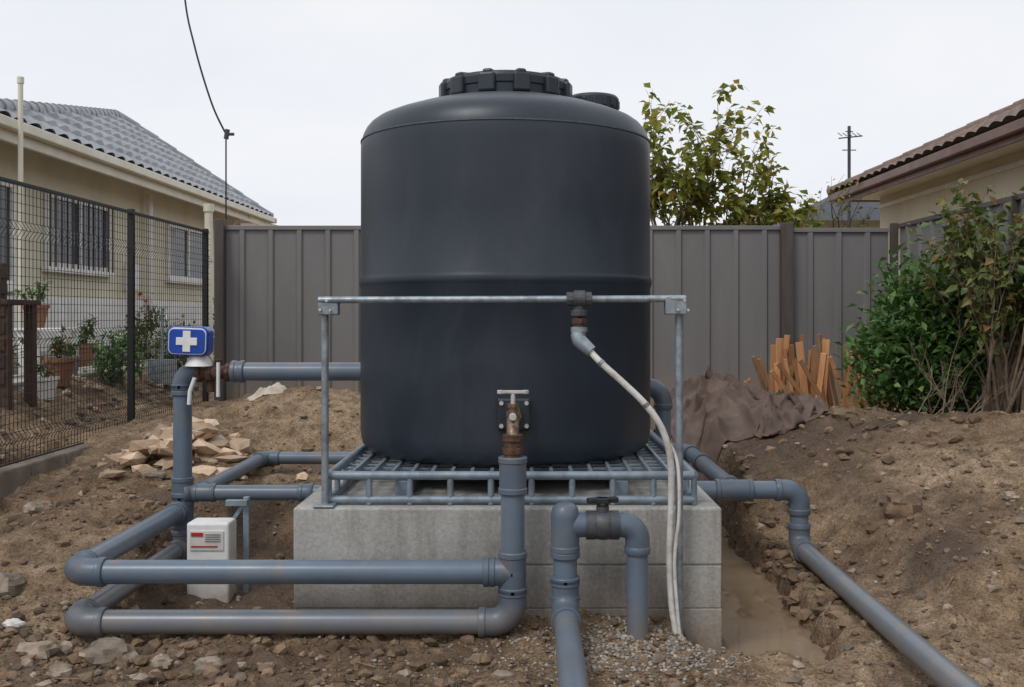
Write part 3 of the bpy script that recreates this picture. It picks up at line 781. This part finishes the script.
for i,(x,y,s,m_) in enumerate([(-4.62,9.35,.9,'terracotta'),(-4.0,8.5,1,'terracotta'),(-4.15,9.0,.8,'greyprint'),(-3.85,7.95,.75,'whitepaint'),(-4.75,10.6,1.2,'terracotta')]):
    z=1.25+.58-.0 if i==0 else H(x,y); z=1.28 if i==0 else z
    make('plant_pot',B().revolve([(.08*s,0),(.12*s,.20*s),(.135*s,.205*s),(.135*s,.24*s),(.11*s,.24*s),(.10*s,.20*s)],(x,y,z),20),m_)
    R.seed(70+i); e=empty('potted_plant',(x,y,z+.2*s)); lf=B(); st=B()
    for k in range(6):
        d=V((R.gauss(0,.35),R.gauss(0,.35),1)); p=V((x,y,z+.18*s)); q=p+d.normalized()*R.uniform(.15,.32)*s; st.cyl(p,q,.006,.003,5)
        for j in range(14):
            pp=p.lerp(q,R.uniform(.4,1.05)); lf.leaf(pp,V((R.gauss(0,1),R.gauss(0,1),R.gauss(.2,.6))),V((0,0,1)),.08*s,.04*s)
    make('stems',st,'bark',e); make('leaves',lf,'leafdk' if i%2==0 else 'leafrd',e,False)
b=B().cyl((-3.75,10.2,.7),(-3.75,10.2,1.45),.016,n=10).sweep([(-3.75,10.2,1.40),(-3.69,10.15,1.40),(-3.67,10.13,1.34)],.014,10).box((-3.75,10.2,1.47),(.10,.02,.015))
b.box((-3.75,10.2,.82),(.22,.22,.25)); make('garden_tap',b,'galv')
R.seed(99)
b=B()
for i in range(260):
    x=R.uniform(-5.2,-3.5); y=R.uniform(6.5,11); rr=R.uniform(.02,.06); b.rock((x,y,H(x,y)+rr*.2),rr)
make('garden_stones',b,'stone',smooth=False)
b=B().sweep(cr_spline([(-4.9,13.3,11.0),(-4.55,12.9,7.2),(-4.36,12.6,5.5),(-4.19,12.5,4.75),(-3.98,12.5,4.05),(-3.81,12.5,3.68)]),.012,8)
b.cyl((-3.80,12.5,2.2),(-3.80,12.5,3.66),.010,n=8)
make('overhead_cable',b,'black'); 
b=B().cyl((-3.80,12.5,3.60),(-3.78,12.5,3.72),.03,n=10).cyl((-3.77,12.5,3.66),(-3.70,12.5,3.66),.02,n=10); make('cable_insulator',b,'slate')
dl=empty('distant_house',(-7,25,.5))
make('walls',B().bb(-9,-6.4,25,30,.5,3.6),'cream',dl,False)
make('roof',B().add([(-9.4,24.5,3.55),(-6,24.5,3.55),(-6,30.5,3.55),(-9.4,30.5,3.55),(-7.9,26.5,4.1),(-7.9,28.5,4.1)],[(0,1,4),(1,2,5,4),(2,3,5),(3,0,4,5)]),'tilebrown',dl,False)

# ------------------------------------------------------------------ right house
HR=empty('cream_house_brown_roof',(9,10,.5))
make('walls',B().bb(5.6,13,2,16.0,.5,3.30),'cream',HR,False)
make('soffit',B().add([(4.95,1.5,3.27),(4.95,16.3,3.27),(13,16.3,3.27),(13,1.5,3.27)],[(0,3,2,1)]),'gutter',HR,False)
b=B().bb(4.88,4.98,1.5,16.4,3.25,3.36).bb(4.98,5.0,1.5,16.3,3.17,3.34).bb(4.98,13,16.3,16.4,3.25,3.36); make('gutter',b,'brownfascia',HR,False,.012)
w=4
tiles([V((4.9,16.35,3.36)),V((4.9,-6,3.36)),V((4.9+w,16.35-1.25*w,3.36+.47*w))],'roof_west','tilebrown',HR,amp=.035)
b=B(); capline((4.9,16.35,3.40),(4.9+w,16.35-1.25*w,3.40+.47*w),.08); make('hip_cap',b,'tilebrown',HR)
make('roof_end',B().add([(4.9,16.35,3.36),(4.9+w,16.35-1.25*w,3.36+.47*w),(13,11.35,5.24),(13,16.35,3.36)],[(0,1,2,3)]),'tilebrown',HR,False)
b=B().box((5.55,12.6,2.72),(.08,.10,.10)).sweep([(5.55,12.6,2.70),(5.48,12.6,2.66),(5.45,12.6,2.60)],[.03,.04,.06],12); make('wall_lamp_fitting',b,'whitepaint',HR,True)
make('wall_trim',B().bb(5.57,5.598,2,16,3.10,3.16),'whitepaint',HR,False)
dk=empty('distant_house',(7,20,.5))
make('walls',B().bb(5.6,8.6,19.6,24,.5,3.3),'gutter',dk,False)
make('roof',B().add([(5.1,19,3.2),(9.2,19,3.2),(9.2,25,3.2),(5.1,25,3.2),(6.5,21,4.0),(8,21,4.0)],[(0,1,5,4),(1,2,5),(2,3,4,5),(3,0,4)]),'slate',dk,False)
dk2=empty('distant_house',(5.4,27,.5))
make('walls',B().bb(5.6,7.6,27,30,.5,3.9),'cream',dk2,False)
make('roof',B().add([(5.3,26.6,3.85),(7.9,26.6,3.85),(7.9,30.4,3.85),(5.3,30.4,3.85),(6.2,28,4.5),(7,28,4.5)],[(0,1,5,4),(1,2,5),(2,3,4,5),(3,0,4)]),'tilebrown',dk2,False)
b=B().cyl((6.0,18.8,2.6),(6.0,18.8,4.95),.03,n=10)
b.cyl((5.80,18.8,4.72),(6.22,18.7,4.75),.012,n=6)
for i in range(5): b.cyl((5.82+i*.09,18.65,4.74),(5.82+i*.09,18.9,4.84),.008,n=5)
for zz,l in((4.5,.26),(4.85,.14)): b.cyl((6-l/2,18.8,zz),(6+l/2,18.8,zz),.010,n=5)
make('tv_antenna',b,'slate')

# ------------------------------------------------------------------ plants
def branch(bb,lf,p,d,L,r,depth,spread,leafL,leafn,up=.15,ld_=1,zmax=99,xmin=-99):
    n=4; pts=[p]; q=p.copy(); dd=d.normalized()
    for i in range(n):
        dd=(dd+V((R.gauss(0,.10),R.gauss(0,.10),R.gauss(0,.06)+up*.15)))
        if q.x<xmin: dd.x+=.5
        if q.z>zmax-.25: dd.z-=.5
        dd.normalize(); q=q+dd*L/n; pts.append(q.copy())
    bb.sweep(pts,[r*(1-.5*i/n) for i in range(n+1)],6 if depth>1 else 4,False)
    if depth<=ld_:
        for i in range(leafn):
            t=R.random(); k=min(int(t*n),n-1); pp=pts[k].lerp(pts[k+1],t*n-k)
            ld=V((R.gauss(0,1),R.gauss(0,1),R.gauss(-.3,.7)))
            lf.leaf(pp+ld.normalized()*.03,ld,V((R.gauss(0,.5),R.gauss(0,.5),1)),leafL*R.uniform(.6,1.25),leafL*R.uniform(.45,.75))
    if depth>0:
        for i in range(R.choice([2,3,3]) if depth>1 else 2):
            nd=(dd+V((R.gauss(0,spread),R.gauss(0,spread),R.gauss(.05,spread*.6)))).normalized()
            st=pts[R.randint(2,n)]
            branch(bb,lf,st,nd,L*R.uniform(.55,.8),r*.5,depth-1,spread,leafL,leafn,up,ld_,zmax,xmin)
R.seed(27)
tr=empty('leafy_tree',(2.2,13,.5)); bb=B(); lf=B()
for (dx,dy,L_,bx,zm_) in [(-.02,0,1.25,1.75,4.5),(.05,.1,1.2,1.9,4.4),(.05,-.2,1.2,1.7,4.45),(.12,-.1,1.15,2.1,4.15),(.1,.15,1.2,2.25,4.35),(.25,.05,1.05,2.35,4.3),(.25,.2,1.0,2.5,4.1),(.0,.1,.9,1.65,4.0),(.6,.0,.85,2.6,3.7),(.9,.1,.75,2.6,3.3),(.9,-.2,.6,2.8,3.2),(.15,0,.8,2.4,3.6),(.3,.1,.8,2.8,3.5),(0,0,.8,1.9,3.5)]:
    branch(bb,lf,V((bx,13,1.65)),V((dx,dy,1)),L_,.028,3,.26,.145,8,zmax=zm_,xmin=1.55)
for bx in(1.8,2.2,2.6): bb.cyl((2.2,13,.4),(bx,13,1.8),.07,.045,10)
make('trunk_and_limbs',bb,'bark',tr); make('crown_leaves',lf,'leafyl',tr,False)
bt=empty('bare_tree',(4.6,16,.5)); bb=B(); lf=B()
bb.cyl((4.7,15.5,.4),(4.7,15.5,1.9),.05,.04,8)
for a in(-.4,0,.35): branch(bb,lf,V((4.7,15.5,1.8)),V((a,0,1)),.85,.03,3,.42,.08,3)
make('limbs',bb,'bark',bt); make('leaves',lf,'leafyl',bt,False)
def shrub(name,cx,cy,zc,rx,ry,rz,n,leafL,m,stem,nst=14,clump=.30,seed=3):
    R.seed(seed); e=empty(name,(cx,cy,H(cx,cy))); lf=B(); st=B()
    cl_=[]
    for i in range(n):
        a=R.random()*6.283; ph=math.acos(R.uniform(-1,1)); k=R.random()**.35
        bulge=1+.34*noise.noise(V((math.sin(ph)*math.cos(a)*2,math.sin(ph)*math.sin(a)*2,math.cos(ph)*2+seed)))
        k*=bulge
        c=V((cx+rx*k*math.sin(ph)*math.cos(a),cy+ry*k*math.sin(ph)*math.sin(a),zc+rz*k*math.cos(ph)))
        c+=V((R.gauss(0,.04),R.gauss(0,.04),R.gauss(0,.05))); cl_.append(c)
    for c in cl_:
        ax=(c-V((cx,cy,zc-rz*1.2))).normalized()
        for k in range(R.randint(10,22)):
            ld=(ax*.6+V((R.gauss(0,.8),R.gauss(0,.8),R.gauss(0,.6))))
            p=c+V((R.gauss(0,1),R.gauss(0,1),R.gauss(0,1)))*clump*.2
            lf.leaf(p,ld,V((R.gauss(0,.4),R.gauss(0,.4),1)),leafL*R.uniform(.6,1.3),leafL*R.uniform(.4,.6))
    for i in range(nst):
        c=R.choice(cl_); b0=V((cx+R.gauss(0,.08),cy+R.gauss(0,.08),H(cx,cy)-.03))
        mid=b0.lerp(c,.5)+V((R.gauss(0,.06),R.gauss(0,.06),.05)); st.sweep(cr_spline([b0,mid,c],4),[.012-.0009*i_ for i_ in range(9)],5,False)
    make('stems',st,stem,e); make('leaves',lf,m,e,False)
shrub('green_shrub',3.02,7.75,1.10,.47,.40,.62,360,.085,'leafdk','bark',16,.35,3)
shrub('green_shrub',3.34,7.65,1.30,.32,.3,.58,170,.078,'leafdk','bark',10,.3,11)
R.seed(5); e=empty('straggly_bush',(3.5,7.2,.4)); bb=B(); lf=B()
for i in range(18):
    a=R.gauss(0,.34); bx=3.40+R.gauss(0,.06); by=7.15+R.gauss(0,.06)
    branch(bb,lf,V((bx,by,H(bx,by)-.03)),V((a+.02,R.gauss(0,.2),1)),R.uniform(.66,.90),.015,3,.22,.09,8,up=.3,ld_=1)
make('stems',bb,'twig',e); make('leaves',lf,'leafrd',e,False)
R.seed(9); bb=B(); lf=B()
for i in range(14): branch(bb,lf,V((3.1+R.gauss(0,.18),7.1,H(3.1,7.1)-.02)),V((R.gauss(.1,.5),R.gauss(0,.2),.8)),R.uniform(.25,.42),.007,2,.4,.04,0)
make('dry_twigs',bb,'twig')
R.seed(31)
for i,(x,y,s) in enumerate([(-4.6,8.4,.2),(-3.9,9.4,.2),(-4.7,12.2,.3),(-4.0,11.4,.22),(-4.75,15.5,.4)]):
    shrub('garden_plant',x,y,H(x,y)+s*1.1,s*.8,s*.8,s,int(28+60*s),.07,'leafdk' if i%2 else 'leafrd','bark',8,.3,40+i)
e=empty('rose_plant',(-3.85,9.9,.8)); bb=B(); lf=B(); R.seed(3)
for i in range(4): branch(bb,lf,V((-3.85,9.9,.75)),V((R.gauss(0,.2),R.gauss(0,.2),1)),.33,.008,1,.25,.06,5)
make('stems',bb,'bark',e); make('leaves',lf,'leafdk',e,False)
b=B()
for p in ((-3.86,9.9,1.60),(-3.80,9.88,1.53)):
    for k in range(10): b.leaf(V(p),V((R.gauss(0,1),R.gauss(0,1),R.gauss(.6,.6))),V((0,0,1)),.035,.035)
make('blooms',b,'flower',e)

# ------------------------------------------------------------------ timber pickets
R.seed(12); b=B()
for i in range(36):
    x=2.12+ (i+.5)/36*1.02+R.uniform(-.04,.04); y=8.75+R.uniform(-.22,.22); L_=R.uniform(.50,.82); z0=H(x,y)-.08
    t=R.gauss(0,.12); u=R.gauss(.03,.08); m=Matrix.Rotation(t,3,'Y')@Matrix.Rotation(u,3,'X')@Matrix.Rotation(R.uniform(-.7,.7),3,'Z')
    b.box(V((x,y,z0))+m@V((0,0,L_/2)),(R.choice([.03,.04,.05,.065]),.022,L_),m)
for i in range(9):
    x=R.uniform(1.98,2.9); y=8.35+R.uniform(-.1,.12); L_=R.uniform(.5,.72); m=Matrix.Rotation(-R.uniform(.25,.75),3,'Y')@Matrix.Rotation(.1,3,'X')
    b.box(V((x,y,H(x,y)-.06))+m@V((0,0,L_/2)),(.035,.02,L_),m)
make('timber_pickets',b,'wood',None,False,.002)

# ------------------------------------------------------------------ world, sun, camera
w_=bpy.data.worlds.new('World'); scene.world=w_; w_.use_nodes=True; nt=w_.node_tree; bg=nt.nodes['Background']
sky=nn(nt,'ShaderNodeTexSky',sky_type='NISHITA'); sky.sun_disc=False; sky.sun_elevation=rad(50); sky.sun_rotation=rad(-144)
tcw=nn(nt,'ShaderNodeTexCoord'); mp=nn(nt,'ShaderNodeMapping'); mp.inputs['Scale'].default_value=(1,1,3); nt.links.new(tcw.outputs['Generated'],mp.inputs[0])
f=noise_t(nt,1.6,5,.55,mp.outputs[0],.4)
cloud=ramp(nt,f,[(.3,(.80,.835,.91)),(.55,(.885,.905,.955)),(.75,(.95,.955,.98))])
sc=nn(nt,'ShaderNodeVectorMath',operation='SCALE'); nt.links.new(cloud,sc.inputs[0]); sc.inputs['Scale'].default_value=10
c=mixc(nt,.95,sky.outputs[0],sc.outputs[0])
nt.links.new(c,bg.inputs[0]); bg.inputs[1].default_value=.1
sl=bpy.data.lights.new('sun','SUN'); sl.energy=1.3; sl.angle=rad(16); sl.color=(1,.985,.96)
so=bpy.data.objects.new('sun',sl); scene.collection.objects.link(so); 
d=V((.45,.62,-.95)); so.rotation_euler=d.to_track_quat('-Z','Y').to_euler()
cam=bpy.data.cameras.new('camera'); co=bpy.data.objects.new('camera',cam); scene.collection.objects.link(co)
co.location=(0,0,1.4); co.rotation_euler=(rad(90),0,0); cam.sensor_width=36; cam.lens=1000*36/1024
cam.shift_x=-18/1024; cam.shift_y=-28.5/1024; cam.clip_end=2000; scene.camera=co
scene.view_settings.view_transform='Standard'; scene.view_settings.look='None'; scene.view_settings.exposure=0
